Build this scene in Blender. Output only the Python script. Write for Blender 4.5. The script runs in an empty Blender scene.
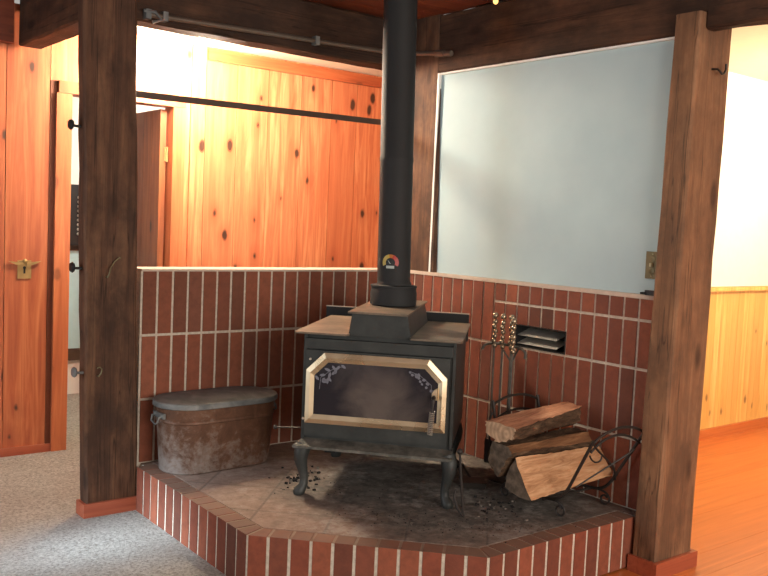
import bpy, bmesh, math, random
from mathutils import Vector, Matrix
random.seed(7)
C = bpy.context.scene.collection
PI = math.pi

# ------------------------------------------------------------------ camera, world, lights, exposure
F_PX = 888.537
cp, yaw, pit, rol = (-3.14496, -3.85137, 1.16094), .67361, .07295, .04409
cam_d = bpy.data.cameras.new('camera'); cam_o = bpy.data.objects.new('camera', cam_d); C.objects.link(cam_o)
fw = Vector((math.sin(yaw)*math.cos(pit), math.cos(yaw)*math.cos(pit), -math.sin(pit)))
rt = Vector((math.cos(yaw), -math.sin(yaw), 0)); up = rt.cross(fw)
r2 = math.cos(rol)*rt + math.sin(rol)*up; u2 = -math.sin(rol)*rt + math.cos(rol)*up
M = Matrix((r2, u2, -fw)).transposed().to_4x4(); M.translation = Vector(cp)
cam_o.matrix_world = M
cam_d.sensor_width = 36; cam_d.lens = F_PX*36/768; cam_d.clip_start = .05
bpy.context.scene.camera = cam_o

sc = bpy.context.scene
sc.view_settings.view_transform = 'Standard'; sc.view_settings.look = 'None'
sc.view_settings.gamma = 1; sc.view_settings.use_curve_mapping = False
sc.view_settings.exposure = 0.0
w = bpy.data.worlds.new('world'); sc.world = w; w.use_nodes = True
w.node_tree.nodes['Background'].inputs[0].default_value = (1.0, .93, .86, 1)
w.node_tree.nodes['Background'].inputs[1].default_value = .42

def area(name, loc, target, sx, sy, power, col):
    d = bpy.data.lights.new(name, 'AREA'); d.shape = 'RECTANGLE'; d.size = sx; d.size_y = sy
    d.energy = power; d.color = col
    o = bpy.data.objects.new(name, d); C.objects.link(o); o.location = loc
    o.rotation_euler = (Vector(target)-Vector(loc)).to_track_quat('-Z', 'Y').to_euler()
    return o
def point(name, loc, power, col, r=.06):
    d = bpy.data.lights.new(name, 'POINT'); d.energy = power; d.color = col; d.shadow_soft_size = r
    o = bpy.data.objects.new(name, d); C.objects.link(o); o.location = loc
    return o
def spot(name, loc, target, power, col, ang, blend, r=.03):
    d = bpy.data.lights.new(name, 'SPOT'); d.energy = power; d.color = col; d.spot_size = math.radians(ang); d.spot_blend = blend; d.shadow_soft_size = r
    o = bpy.data.objects.new(name, d); C.objects.link(o); o.location = loc
    o.rotation_euler = (Vector(target)-Vector(loc)).to_track_quat('-Z', 'Y').to_euler()
    return o
# daylight through the glazed doors on the left of the room; an added fill light from behind the camera
area('daylight_left', (-4.6, -.2, 1.0), (-2.2, -.2, -.3), 1.2, 1.6, 40, (.78, .90, 1))
spot('sun_shaft', (-4.9, -.60, 1.30), (-1.69, -.37, -.205), 2300, (.66, .84, 1), 11.5, 1.0, .22)
area('fill_behind', (-1.6, -6.2, 1.3), (-.6, -1, .3), 3.4, 1.8, 190, (1, .94, .86))
point('hall_bulb', (-.87, .70, 2.06), 200, (1, .87, .68), .12)
point('dining_bulb', (2.5, -1.75, 1.95), 120, (1, .82, .54), .12)
point('back_room_bulb', (-.35, 1.9, 1.7), 34, (1, .97, .92), .08)

# ------------------------------------------------------------------ materials
def srgb(r, g, b):
    f = lambda c: (c/255/12.92 if c/255 <= .04045 else ((c/255+.055)/1.055)**2.4)
    return (f(r), f(g), f(b), 1)
class NT:
    def __init__(s, name, rough=.7, metal=0, spec=.4):
        s.m = bpy.data.materials.new(name); s.m.use_nodes = True; s.t = s.m.node_tree
        s.b = s.t.nodes['Principled BSDF']
        s.b.inputs['Roughness'].default_value = rough; s.b.inputs['Metallic'].default_value = metal
        s.b.inputs['Specular IOR Level'].default_value = spec
        s.tc = s.n('ShaderNodeTexCoord')
    def n(s, k, **kw):
        n = s.t.nodes.new(k)
        for a, v in kw.items(): setattr(n, a, v)
        return n
    def l(s, a, b): s.t.links.new(a, b)
    def val(s, sock, v):
        if hasattr(v, 'is_output'): s.l(v, sock)
        else: sock.default_value = v
    def map(s, scale=(1,1,1), rot=(0,0,0), loc=(0,0,0), src=None):
        m = s.n('ShaderNodeMapping'); m.inputs['Scale'].default_value = scale; m.inputs['Rotation'].default_value = rot
        m.inputs['Location'].default_value = loc
        s.l(src or s.tc.outputs['Object'], m.inputs['Vector']); return m.outputs[0]
    def noise(s, vec=None, scale=5, detail=4, rough=.55, dist=0, out=0):
        n = s.n('ShaderNodeTexNoise'); n.inputs['Scale'].default_value = scale; n.inputs['Detail'].default_value = detail
        n.inputs['Roughness'].default_value = rough; n.inputs['Distortion'].default_value = dist
        s.l(vec or s.tc.outputs['Object'], n.inputs['Vector']); return n.outputs[out]
    def ramp(s, fac, stops):
        r = s.n('ShaderNodeValToRGB'); e = r.color_ramp.elements
        while len(e) > 1: e.remove(e[-1])
        e[0].position, e[0].color = stops[0]
        for p, c in stops[1:]:
            x = e.new(p); x.color = c
        s.l(fac, r.inputs[0]); return r.outputs[0]
    def mix(s, fac, a, b, blend='MIX'):
        m = s.n('ShaderNodeMix', data_type='RGBA', blend_type=blend)
        s.val(m.inputs[0], fac); s.val(m.inputs[6], a); s.val(m.inputs[7], b); return m.outputs[2]
    def math(s, op, a, b=0, c=0):
        m = s.n('ShaderNodeMath', operation=op)
        s.val(m.inputs[0], a); s.val(m.inputs[1], b); s.val(m.inputs[2], c); return m.outputs[0]
    def maprange(s, v, a, b, c=0, d=1):
        m = s.n('ShaderNodeMapRange'); s.val(m.inputs[0], v)
        for i, x in enumerate((a, b, c, d)): m.inputs[1+i].default_value = x
        return m.outputs[0]
    def island(s): return s.n('ShaderNodeNewGeometry').outputs['Random Per Island']
    def col(s, c): s.val(s.b.inputs['Base Color'], c)
    def bump(s, h, strength=.3, dist=.01):
        b = s.n('ShaderNodeBump'); b.inputs['Strength'].default_value = strength; b.inputs['Distance'].default_value = dist
        s.l(h, b.inputs['Height']); s.l(b.outputs[0], s.b.inputs['Normal'])

BW = lambda v: (v, v, v, 1)
def plain(name, c, rough=.6, metal=0, vary=.12, bump=0, scale=20):
    t = NT(name, rough, metal)
    n = t.noise(scale=scale)
    t.col(t.mix(t.maprange(n, .3, .7, 0, vary*3), c, tuple(x*.55 for x in c[:3])+(1,)))
    if bump: t.bump(n, bump, .004)
    return t.m

def pine(name, light, mid, dark, sc_=(1,1,1), plank_axis='z', rough=.42, knot=1.0, across=1.0):
    """knotty varnished pine; boards run along plank_axis"""
    t = NT(name, rough, 0, .45)
    isl = t.island()
    off = t.n('ShaderNodeCombineXYZ'); t.l(t.math('MULTIPLY', isl, 17.3), off.inputs[0]); t.l(t.math('MULTIPLY', isl, 41.7), off.inputs[2]); t.l(t.math('MULTIPLY', isl, 23.1), off.inputs[1])
    add = t.n('ShaderNodeVectorMath', operation='ADD'); t.l(t.tc.outputs['Object'], add.inputs[0]); t.l(off.outputs[0], add.inputs[1])
    g = {'z': (9, 9, .55), 'x': (.55, 9, 9), 'y': (9, .55, 9)}[plank_axis]
    k = {'z': (6.5, 0, 3.4), 'x': (3.4, 6.5, 0), 'y': (6.5, 3.4, 0)}[plank_axis]
    grain = t.noise(t.map(g, src=add.outputs[0]), 2.2, 5, .6, 1.2)
    fine = t.noise(t.map(tuple(q*6 for q in g), src=add.outputs[0]), 2.5, 3, .6, .5)
    c = t.ramp(grain, [(.25, dark), (.48, mid), (.72, light)])
    c = t.mix(t.maprange(isl, 0, 1, 0, .55), c, mid)
    c = t.mix(t.maprange(isl, .45, 1, 0, .45), c, dark)
    c = t.mix(t.maprange(fine, .45, .75, 0, .22), c, dark)
    v = t.n('ShaderNodeTexVoronoi'); v.inputs['Scale'].default_value = 1; v.inputs['Randomness'].default_value = 1
    v.voronoi_dimensions = '2D'
    wob = t.noise(t.map((18, 18, 18), src=add.outputs[0]), 1, 2)
    s3 = t.n('ShaderNodeSeparateXYZ'); t.l(add.outputs[0], s3.inputs[0]); c3 = t.n('ShaderNodeCombineXYZ')
    if plank_axis == 'z':
        t.l(t.math('MULTIPLY', t.math('ADD', s3.outputs[0], s3.outputs[1]), 4.6), c3.inputs[0]); t.l(t.math('MULTIPLY', s3.outputs[2], 2.5), c3.inputs[1])
    else:
        t.l(t.math('MULTIPLY', s3.outputs[0], 3.2), c3.inputs[0]); t.l(t.math('MULTIPLY', t.math('ADD', s3.outputs[1], s3.outputs[2]), 6.0), c3.inputs[1])
    km = c3.outputs[0]; wv = t.n('ShaderNodeVectorMath', operation='MULTIPLY_ADD')
    cv = t.n('ShaderNodeCombineXYZ'); [t.l(wob, cv.inputs[i]) for i in range(3)]
    t.l(cv.outputs[0], wv.inputs[0]); wv.inputs[1].default_value = (.07, .07, .07); t.l(km, wv.inputs[2])
    t.l(wv.outputs[0], v.inputs['Vector'])
    sep = t.n('ShaderNodeSeparateColor'); t.l(v.outputs['Color'], sep.inputs[0])
    size = t.maprange(sep.outputs[0], .25, 1, .014, .09)
    d = t.math('SUBTRACT', v.outputs['Distance'], size)
    kn = t.maprange(d, -.02, .03, knot, 0)
    has = t.math('GREATER_THAN', sep.outputs[0], .25)
    halo = t.math('MULTIPLY', t.maprange(d, 0, .22, .45*knot, 0), has)
    c = t.mix(halo, c, dark)
    c = t.mix(t.math('MULTIPLY', kn, has), c, srgb(72, 44, 32))
    t.col(c); t.bump(fine, .06, .003)
    return t.m

def timber(name, a, b, c_, axis='z', rough=.75):
    """old rough sawn beam"""
    t = NT(name, rough, 0, .25)
    g = {'z': (10, 10, .8), 'x': (.8, 10, 10), 'y': (10, .8, 10)}[axis]
    n1 = t.noise(t.map(g), 1.6, 6, .65, .8); n2 = t.noise(t.map({'z': (1, 1, .55), 'x': (.55, 1, 1), 'y': (1, .55, 1)}[axis]), 5.5, 5, .65); n3 = t.noise(t.map(tuple(q*5 for q in g)), 2, 3)
    c = t.ramp(n1, [(.2, a), (.5, b), (.82, c_)])
    c = t.mix(t.maprange(n2, .38, .62, .85, 0), c, a)
    v = t.n('ShaderNodeTexVoronoi'); v.inputs['Scale'].default_value = 1
    k = {'z': (7, 7, 2.6), 'x': (2.6, 7, 7), 'y': (7, 2.6, 7)}[axis]; t.l(t.map(k), v.inputs['Vector'])
    c = t.mix(t.maprange(v.outputs['Distance'], .10, .20, .75, 0), c, tuple(x*.4 for x in a[:3])+(1,))
    # long checks
    ck = t.noise(t.map({'z': (22, 22, .35), 'x': (.35, 22, 22), 'y': (22, .35, 22)}[axis]), 1.2, 2, .5)
    c = t.mix(t.maprange(t.math('ABSOLUTE', t.math('SUBTRACT', ck, .5)), 0, .012, .7, 0), c, tuple(x*.3 for x in a[:3])+(1,))
    t.col(c); t.bump(t.math('ADD', n1, t.math('MULTIPLY', n3, .5)), .55, .008)
    return t.m

def brick_mat(name, cols, rough=.78):
    t = NT(name, rough, 0, .3)
    isl = t.island(); n = t.noise(scale=26, detail=6, rough=.7); n2 = t.noise(scale=5, detail=3)
    c = t.ramp(isl, [(i/(len(cols)-1), q) for i, q in enumerate(cols)])
    c = t.mix(t.maprange(n, .4, .75, 0, .45), c, tuple(x*.5 for x in cols[0][:3])+(1,))
    c = t.mix(t.maprange(n2, .5, .75, 0, .3), c, tuple(min(1, x*1.35) for x in cols[-1][:3])+(1,))
    # dust and ash settled on the upward faces
    ge = t.n('ShaderNodeNewGeometry'); sz = t.n('ShaderNodeSeparateXYZ'); t.l(ge.outputs['True Normal'], sz.inputs[0])
    c = t.mix(t.math('MULTIPLY', t.maprange(sz.outputs[2], .8, .95, 0, 1), t.maprange(n2, .3, .6, .55, .9)), c, srgb(122, 96, 80))
    t.col(c); t.bump(n, .35, .004)
    return t.m

M_ = {}
M_['pine'] = pine('knotty_pine', srgb(234, 168, 118), srgb(210, 126, 84), srgb(172, 84, 54))
M_['pine_left'] = pine('dimmed_red_pine', srgb(200, 124, 80), srgb(172, 92, 57), srgb(136, 64, 42))  # redder boards, with the dim light at left darkened into their colour
M_['pine_shaded'] = pine('shaded_door_pine', srgb(168, 104, 64), srgb(138, 78, 48), srgb(100, 52, 33))  # door leaf pine, the shade of the doorway put into its colour
M_['pine_trim'] = pine('pine_trim', srgb(204, 116, 70), srgb(182, 92, 54), srgb(146, 68, 42), plank_axis='x', knot=.5)
M_['casing'] = pine('pine_casing', srgb(214, 132, 84), srgb(190, 106, 66), srgb(154, 78, 48), knot=.5)
M_['gap_shade'] = plain('gap_shade_brown', srgb(112, 58, 36), .6)  # stands in for the shadow in the gap between boards and casing
M_['wainscot'] = pine('wainscot_pine', srgb(246, 214, 140), srgb(228, 184, 104), srgb(196, 142, 72), rough=.4, knot=.7)
M_['floor_wood'] = pine('floor_boards', srgb(206, 122, 66), srgb(190, 106, 54), srgb(168, 88, 42), plank_axis='x', rough=.32, knot=0)
M_['redbase'] = pine('base_moulding', srgb(176, 96, 66), srgb(160, 80, 54), srgb(120, 58, 40), plank_axis='x', knot=0)
M_['timber_dark'] = timber('dark_timber', srgb(56, 38, 29), srgb(98, 67, 48), srgb(134, 98, 72))
M_['timber_lit'] = timber('lit_timber', srgb(92, 66, 48), srgb(134, 95, 67), srgb(164, 121, 87))  # same timber as the dark posts, lightened for warm light on the right one
M_['beam_x'] = timber('dark_beam_x', srgb(44, 30, 23), srgb(74, 50, 36), srgb(100, 70, 50), 'x')
M_['beam_y'] = timber('dark_beam_y', srgb(46, 32, 24), srgb(84, 56, 39), srgb(108, 76, 53), 'y')
M_['ceil'] = pine('stained_ceiling_boards', srgb(138, 70, 42), srgb(118, 54, 32), srgb(84, 36, 22), plank_axis='x', knot=.4)
M_['white'] = plain('white_paint', srgb(238, 234, 226), .8, 0, .03)
M_['cream'] = plain('cream_ceiling', srgb(240, 232, 210), .85, 0, .03)
M_['brick'] = brick_mat('red_brick', [srgb(90, 54, 42), srgb(136, 70, 49), srgb(112, 60, 44), srgb(146, 80, 56), srgb(120, 66, 49)])
M_['brick_b'] = brick_mat('brown_brick', [srgb(106, 64, 47), srgb(142, 80, 57), srgb(122, 68, 49), srgb(150, 88, 64), srgb(114, 70, 54)])
M_['mortar'] = plain('mortar', srgb(214, 200, 182), .95, 0, .12, .4, 60)
t = NT('mortar', .95, 0, .2); n = t.noise(scale=60, detail=4); n2 = t.noise(scale=5, detail=3)
ge = t.n('ShaderNodeNewGeometry'); sz = t.n('ShaderNodeSeparateXYZ'); t.l(ge.outputs['True Normal'], sz.inputs[0])
c = t.ramp(n, [(.35, srgb(182, 168, 150)), (.65, srgb(206, 192, 174))])
c = t.mix(t.math('MULTIPLY', t.maprange(sz.outputs[2], .8, .95, 0, 1), t.maprange(n2, .3, .6, .75, .95)), c, srgb(128, 104, 88)); t.col(c); t.bump(n, .4, .004); M_['mortar'] = t.m
M_['cap'] = plain('pink_mortar_cap', srgb(200, 180, 162), .95, 0, .12, .4, 40)

t = NT('blue_plaster', .75, 0, .3); n = t.noise(scale=3, detail=5); n2 = t.noise(scale=40, detail=3)
c = t.ramp(n, [(.3, srgb(166, 187, 192)), (.7, srgb(176, 196, 199))]); t.col(c); t.bump(n2, .12, .003); M_['blue'] = t.m
t = NT('carpet', .97, 0, .1); n = t.noise(scale=95, detail=3, rough=.7); n2 = t.noise(scale=2.2, detail=4); n3 = t.noise(scale=420, detail=2)
c = t.ramp(n, [(.3, srgb(146, 134, 122)), (.5, srgb(208, 198, 186)), (.7, srgb(240, 233, 224))])
c = t.mix(t.maprange(n2, .35, .65, 0, .35), c, srgb(176, 160, 146)); t.col(c); t.bump(t.math('ADD', n, n3), 1, .02); M_['carpet'] = t.m

# hearth slabs: square tiles laid on the diagonal, ash and soot scattered over them
t = NT('hearth_slab', .8, 0, .3)
rp = t.map(rot=(0, 0, PI/4)); sp = t.n('ShaderNodeSeparateXYZ'); t.l(rp, sp.inputs[0])
def line(sock, per, off):
    m = t.math('PINGPONG', t.math('ADD', sock, off), per/2); return t.maprange(m, .003, .007, 1, 0)
grout = t.math('MAXIMUM', line(sp.outputs[0], .302, .044), line(sp.outputs[1], .302, .133))
n1 = t.noise(scale=3.5, detail=6, rough=.65); n2 = t.noise(scale=22, detail=6, rough=.7); n3 = t.noise(scale=90, detail=3)
base = t.ramp(n2, [(.3, srgb(118, 95, 82)), (.7, srgb(150, 126, 111))])
base = t.mix(t.math('MULTIPLY', grout, .55), base, srgb(92, 78, 68))
dv = t.n('ShaderNodeVectorMath', operation='DISTANCE'); t.l(t.map((1, 1, 1)), dv.inputs[0]); dv.inputs[1].default_value = (.36, -.24, .205)
soot = t.maprange(t.math('ADD', dv.outputs['Value'], t.math('MULTIPLY', t.math('SUBTRACT', n1, .5), 1.1)), .50, .92, .95, 0)
c = t.mix(soot, base, t.ramp(n2, [(.35, srgb(68, 64, 59)), (.7, srgb(116, 109, 101))]))
c = t.mix(t.maprange(t.math('MULTIPLY', n1, n2), .27, .37, 0, .6), c, srgb(146, 138, 130))
c = t.mix(t.maprange(n3, .62, .72, 0, .55), c, srgb(40, 36, 34)); t.col(c); t.bump(t.math('SUBTRACT', n2, t.math('MULTIPLY', grout, .8)), .35, .005); M_['slab'] = t.m

t = NT('stove_black', .5, .1, .4); n = t.noise(scale=9, detail=6, rough=.65); n2 = t.noise(scale=60, detail=3)
c = t.ramp(n, [(.35, srgb(44, 45, 43)), (.6, srgb(56, 57, 54)), (.8, srgb(74, 72, 67))]); t.col(c); t.bump(n2, .15, .003); M_['iron'] = t.m
t = NT('stove_top_rust', .5, .2, .4); n = t.noise(scale=7, detail=7, rough=.7, dist=.4)
c = t.ramp(n, [(.3, srgb(82, 72, 61)), (.5, srgb(108, 94, 79)), (.72, srgb(136, 118, 100))]); t.col(c); t.bump(n, .1, .003); M_['plate'] = t.m
t = NT('dusty_iron', .7, 0, .3); n = t.noise(scale=14, detail=7, rough=.7)
c = t.ramp(n, [(.35, srgb(58, 57, 52)), (.6, srgb(98, 94, 86)), (.8, srgb(138, 130, 120))]); t.col(c); M_['dusty'] = t.m
M_['pipe'] = plain('pipe_black', srgb(33, 32, 31), .7, 0, .15, .05, 8)
M_['wrought'] = plain('wrought_iron', srgb(52, 45, 40), .5, .3)
M_['steel_edge'] = plain('bare_steel', srgb(190, 180, 165), .4, .6)
t = NT('brass', .26, .85, .5); n = t.noise(scale=5, detail=3)
c = t.ramp(n, [(.3, srgb(208, 180, 142)), (.7, srgb(234, 214, 182))]); t.col(c); t.l(t.maprange(n, .3, .7, .2, .42), t.b.inputs['Roughness']); M_['brass'] = t.m
M_['old_brass'] = plain('old_brass', srgb(178, 150, 100), .42, .7, .2)
t = NT('sooty_glass', .12, 0, .5); n = t.noise(scale=5, detail=6, rough=.6, dist=.6); n2 = t.noise(t.map((1, 1, 1)), 2.6, 3)
gx = t.n('ShaderNodeVectorMath', operation='DISTANCE'); t.l(t.map((1, 0, 1)), gx.inputs[0]); gx.inputs[1].default_value = (.0, 0, .42)
haze = t.maprange(t.math('ADD', gx.outputs['Value'], t.math('MULTIPLY', t.math('SUBTRACT', n, .5), .35)), .04, .21, .8, 0)
c = t.mix(haze, srgb(34, 30, 36), t.ramp(n2, [(.35, srgb(84, 74, 70)), (.65, srgb(112, 99, 90))])); t.col(c); M_['glass'] = t.m
M_['etch'] = plain('etched_white', srgb(112, 110, 118), .6)
t = NT('old_copper', .48, .3, .4); n = t.noise(scale=13, detail=8, rough=.75, dist=.5); n2 = t.noise(scale=40, detail=5)
sp = t.n('ShaderNodeSeparateXYZ'); t.l(t.tc.outputs['Object'], sp.inputs[0])
c = t.ramp(n, [(.3, srgb(82, 56, 42)), (.5, srgb(104, 72, 54)), (.7, srgb(126, 92, 70))])
pat = t.maprange(t.math('ADD', t.math('MULTIPLY', n2, .5), t.math('SUBTRACT', n, t.math('ADD', t.math('MULTIPLY', sp.outputs[2], 1.1), t.math('MULTIPLY', sp.outputs[0], .45)))), .60, .86, 0, .6)
c = t.mix(pat, c, srgb(150, 144, 138)); t.col(c); t.bump(n2, .12, .004); M_['copper'] = t.m
t = NT('zinc_lid', .5, .1, .4); n = t.noise(scale=7, detail=6, rough=.65, dist=.6)
c = t.ramp(n, [(.3, srgb(76, 77, 76)), (.5, srgb(104, 105, 103)), (.72, srgb(142, 141, 136))]); t.col(c); M_['zinc'] = t.m
t = NT('split_wood', .8, 0, .2); g = t.noise(t.map((2.2, 34, 34)), 1.3, 6, .65, .9); n = t.noise(scale=8, detail=3)
c = t.ramp(g, [(.28, srgb(142, 98, 66)), (.5, srgb(190, 142, 102)), (.72, srgb(216, 174, 134))]); c = t.mix(t.maprange(n, .5, .75, 0, .4), c, srgb(176, 118, 76)); t.col(c); t.bump(g, .7, .008); M_['split'] = t.m
t = NT('split_wood_pink', .8, 0, .2); g = t.noise(t.map((2.2, 34, 34)), 1.3, 6, .65, .9)
c = t.ramp(g, [(.28, srgb(140, 84, 60)), (.5, srgb(196, 138, 104)), (.72, srgb(226, 176, 138))]); t.col(c); t.bump(g, .7, .008); M_['split2'] = t.m
t = NT('split_wood_aged', .85, 0, .2); g = t.noise(t.map((2.2, 34, 34)), 1.3, 6, .65, .9)
c = t.ramp(g, [(.28, srgb(84, 56, 38)), (.5, srgb(124, 86, 58)), (.72, srgb(156, 114, 80))]); t.col(c); t.bump(g, .7, .008); M_['split3'] = t.m
t = NT('bark', .92, 0, .2); g = t.noise(t.map((7, 22, 22)), 1.6, 6, .7, 1); c = t.ramp(g, [(.3, srgb(46, 35, 27)), (.55, srgb(92, 70, 52)), (.75, srgb(136, 106, 80))]); t.col(c); t.bump(g, .9, .012); M_['bark'] = t.m
t = NT('log_end', .85, 0, .2); wv = t.n('ShaderNodeTexWave'); wv.wave_type = 'RINGS'; wv.rings_direction = 'X'; wv.inputs['Scale'].default_value = 14; wv.inputs['Distortion'].default_value = 2.5
t.l(t.map((1, 1, 1), loc=(0, .03, .02)), wv.inputs['Vector']); n = t.noise(scale=20, detail=5)
c = t.ramp(wv.outputs['Fac'], [(.2, srgb(186, 150, 118)), (.8, srgb(208, 172, 138))]); c = t.mix(t.maprange(n, .45, .7, 0, .6), c, srgb(126, 98, 76)); t.col(c); t.bump(n, .4, .006); M_['end'] = t.m
t = NT('log_end_dark', .9, 0, .2); n = t.noise(scale=26, detail=5); c = t.ramp(n, [(.35, srgb(78, 66, 55)), (.7, srgb(124, 105, 88))]); t.col(c); t.bump(n, .5, .006); M_['end2'] = t.m
M_['void'] = plain('duct_black', srgb(20, 18, 17), .8)
M_['duct'] = plain('duct_sheet_metal', srgb(190, 186, 176), .4, .1, .2)
M_['bronze'] = plain('bronze_plate', srgb(116, 104, 74), .42, .55, .2)
M_['toggle'] = plain('ivory_toggle', srgb(196, 186, 150), .5)
M_['bar_steel'] = plain('brown_steel', srgb(84, 66, 54), .5, .2)
M_['black'] = plain('black_plastic', srgb(24, 23, 22), .5)
M_['conduit'] = plain('grey_conduit', srgb(112, 98, 86), .4, .4)
M_['lightblue'] = plain('light_blue_paint', srgb(176, 208, 212), .7, 0, .04)
M_['yellow'] = plain('enamel_yellow', srgb(176, 148, 52), .4, 0, .05)
M_['red'] = plain('enamel_red', srgb(160, 48, 36), .4, 0, .05)
M_['orange'] = plain('enamel_orange', srgb(170, 96, 42), .4, 0, .05)
M_['enamel_white'] = plain('enamel_white', srgb(170, 176, 168), .4, 0, .05)
M_['ash'] = plain('ash_crumbs', srgb(112, 102, 92), .95)
M_['char'] = plain('charcoal_crumbs', srgb(34, 30, 28), .95)
def emit(name, c, s):
    m = bpy.data.materials.new(name); m.use_nodes = True; b = m.node_tree.nodes['Principled BSDF']
    b.inputs['Base Color'].default_value = c; b.inputs['Emission Color'].default_value = c; b.inputs['Emission Strength'].default_value = s
    return m
M_['lamp'] = emit('lamp_glass', (1, .85, .62, 1), 6)
M_['bulb'] = emit('amber_bulb', (1, .55, .16, 1), 1.6)

# ------------------------------------------------------------------ mesh helpers
class MB:
    def __init__(s): s.bm = bmesh.new()
    def face(s, vs, mi=0):
        try:
            f = s.bm.faces.new(vs); f.material_index = mi; return f
        except ValueError: return None
    def hexa(s, p, mi=0):
        """p: four bottom corners counter-clockwise, then the four above them"""
        v = [s.bm.verts.new(q) for q in p]
        for q in ((3,2,1,0), (4,5,6,7), (0,1,5,4), (1,2,6,5), (2,3,7,6), (3,0,4,7)): s.face([v[i] for i in q], mi)
        return v
    def box(s, lo, hi, mi=0):
        (a, b, c), (d, e, f) = lo, hi
        return s.hexa([(a,b,c),(d,b,c),(d,e,c),(a,e,c),(a,b,f),(d,b,f),(d,e,f),(a,e,f)], mi)
    def prism(s, poly, z0, z1, mi=0, axis='z'):
        f = {'z': lambda p, q: (p[0], p[1], q), 'y': lambda p, q: (p[0], q, p[1]), 'x': lambda p, q: (q, p[0], p[1])}[axis]
        a = [s.bm.verts.new(f(p, z0)) for p in poly]; b = [s.bm.verts.new(f(p, z1)) for p in poly]; n = len(poly)
        s.face(a[::-1], mi); s.face(b, mi)
        for i in range(n): s.face([a[i], a[(i+1) % n], b[(i+1) % n], b[i]], mi)
    def ringframe(s, outer, inner, y0, y1, lift, mi=0):
        """bevelled picture-frame in the x/z plane, raised towards -y in its middle"""
        n = len(outer); mid = [((o[0]+i[0])/2, (o[1]+i[1])/2) for o, i in zip(outer, inner)]
        R = [[s.bm.verts.new((p[0], y, p[1])) for p in ps] for ps, y in ((outer, y1), (outer, y0), (mid, y0-lift), (inner, y0), (inner, y1))]
        for k in range(5):
            A, B = R[k], R[(k+1) % 5]
            for i in range(n): s.face([A[i], A[(i+1) % n], B[(i+1) % n], B[i]], mi)
    def tube(s, pts, r, seg=8, mi=0, closed=False, squash=None):
        pts = [Vector(p) for p in pts]; n = len(pts)
        rr = r if isinstance(r, (list, tuple)) else [r]*n
        rings = []; prev = None
        for i, p in enumerate(pts):
            if closed: tg = pts[(i+1) % n]-pts[i-1]
            else: tg = (pts[min(i+1, n-1)]-pts[max(i-1, 0)])
            tg.normalize()
            if prev is None:
                ref = Vector((0, 0, 1)) if abs(tg.z) < .9 else Vector((1, 0, 0))
                x = tg.cross(ref).normalized()
            else:
                x = (prev - tg*prev.dot(tg)).normalized()
            prev = x; y = tg.cross(x)
            rings.append([s.bm.verts.new(p + rr[i]*(math.cos(2*PI*k/seg)*x + math.sin(2*PI*k/seg)*y)) for k in range(seg)])
        m = n if closed else n-1
        for i in range(m):
            A, B = rings[i], rings[(i+1) % n]
            for k in range(seg): s.face([A[k], A[(k+1) % seg], B[(k+1) % seg], B[k]], mi)
        if not closed: s.face(rings[0][::-1], mi); s.face(rings[-1], mi)
    def lathe(s, prof, c=(0, 0, 0), seg=32, mi=0, tilt=None, sx=1, sy=1):
        """prof: (radius, z); tilt moves ring centres sideways with z"""
        rings = []
        for r, z in prof:
            ox, oy = (tilt[0]*z, tilt[1]*z) if tilt else (0, 0)
            rings.append([s.bm.verts.new((c[0]+ox+sx*r*math.cos(2*PI*k/seg), c[1]+oy+sy*r*math.sin(2*PI*k/seg), c[2]+z)) for k in range(seg)])
        for A, B in zip(rings, rings[1:]):
            for k in range(seg): s.face([A[k], A[(k+1) % seg], B[(k+1) % seg], B[k]], mi)
        s.face(rings[0][::-1], mi); s.face(rings[-1], mi)
    def sphere(s, c, r, mi=0, sc_=(1, 1, 1), u=12, v=8):
        n0 = len(s.bm.faces)
        g = bmesh.ops.create_uvsphere(s.bm, u_segments=u, v_segments=v, radius=r)
        for q in g['verts']: q.co = Vector((q.co.x*sc_[0], q.co.y*sc_[1], q.co.z*sc_[2]))+Vector(c)
        for q in g['verts']:
            for f in q.link_faces: f.material_index = mi
    def loft(s, rings, mi=0, side=None, caps=None):
        R = [[s.bm.verts.new(p) for p in r] for r in rings]; n = len(R[0])
        for A, B in zip(R, R[1:]):
            for k in range(n): s.face([A[k], A[(k+1) % n], B[(k+1) % n], B[k]], side[k] if side else mi)
        s.face(R[0][::-1], caps if caps is not None else mi); s.face(R[-1], caps if caps is not None else mi)
    def bevel(s, off=.003, seg=1, ang=30):
        es = [e for e in s.bm.edges if len(e.link_faces) == 2 and e.calc_face_angle(0) > math.radians(ang)]
        bmesh.ops.bevel(s.bm, geom=es, offset=off, segments=seg, affect='EDGES', clamp_overlap=True, profile=.6)
        return s
    def build(s, name, mats, parent=None, smooth=False, loc=None, base=None):
        """parent given: mesh is in the parent's own coordinates (world ones minus base when base is given)"""
        bmesh.ops.recalc_face_normals(s.bm, faces=s.bm.faces)
        if base is not None: bmesh.ops.translate(s.bm, verts=s.bm.verts, vec=-Vector(base))
        me = bpy.data.meshes.new(name); s.bm.to_mesh(me); s.bm.free()
        for m in (mats if isinstance(mats, (list, tuple)) else [mats]): me.materials.append(M_[m])
        if smooth:
            for p in me.polygons: p.use_smooth = True
            try: me.set_sharp_from_angle(angle=math.radians(38))
            except Exception: pass
        o = bpy.data.objects.new(name, me); C.objects.link(o)
        if parent is not None: o.parent = parent
        if loc: o.location = loc
        return o
def thing(name, label, cat, loc=(0, 0, 0), rz=0, group=None):
    o = bpy.data.objects.new(name, None); C.objects.link(o); o.empty_display_size = .1
    o.location = loc; o.rotation_euler = (0, 0, rz); tag(o, label, cat, group); return o
def tag(o, label=None, cat=None, group=None, kind=None):
    if label: o['label'] = label
    if cat: o['category'] = cat
    if group: o['group'] = group
    if kind: o['kind'] = kind
    return o
def struct(o, label, cat): return tag(o, label, cat, kind='structure')

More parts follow.
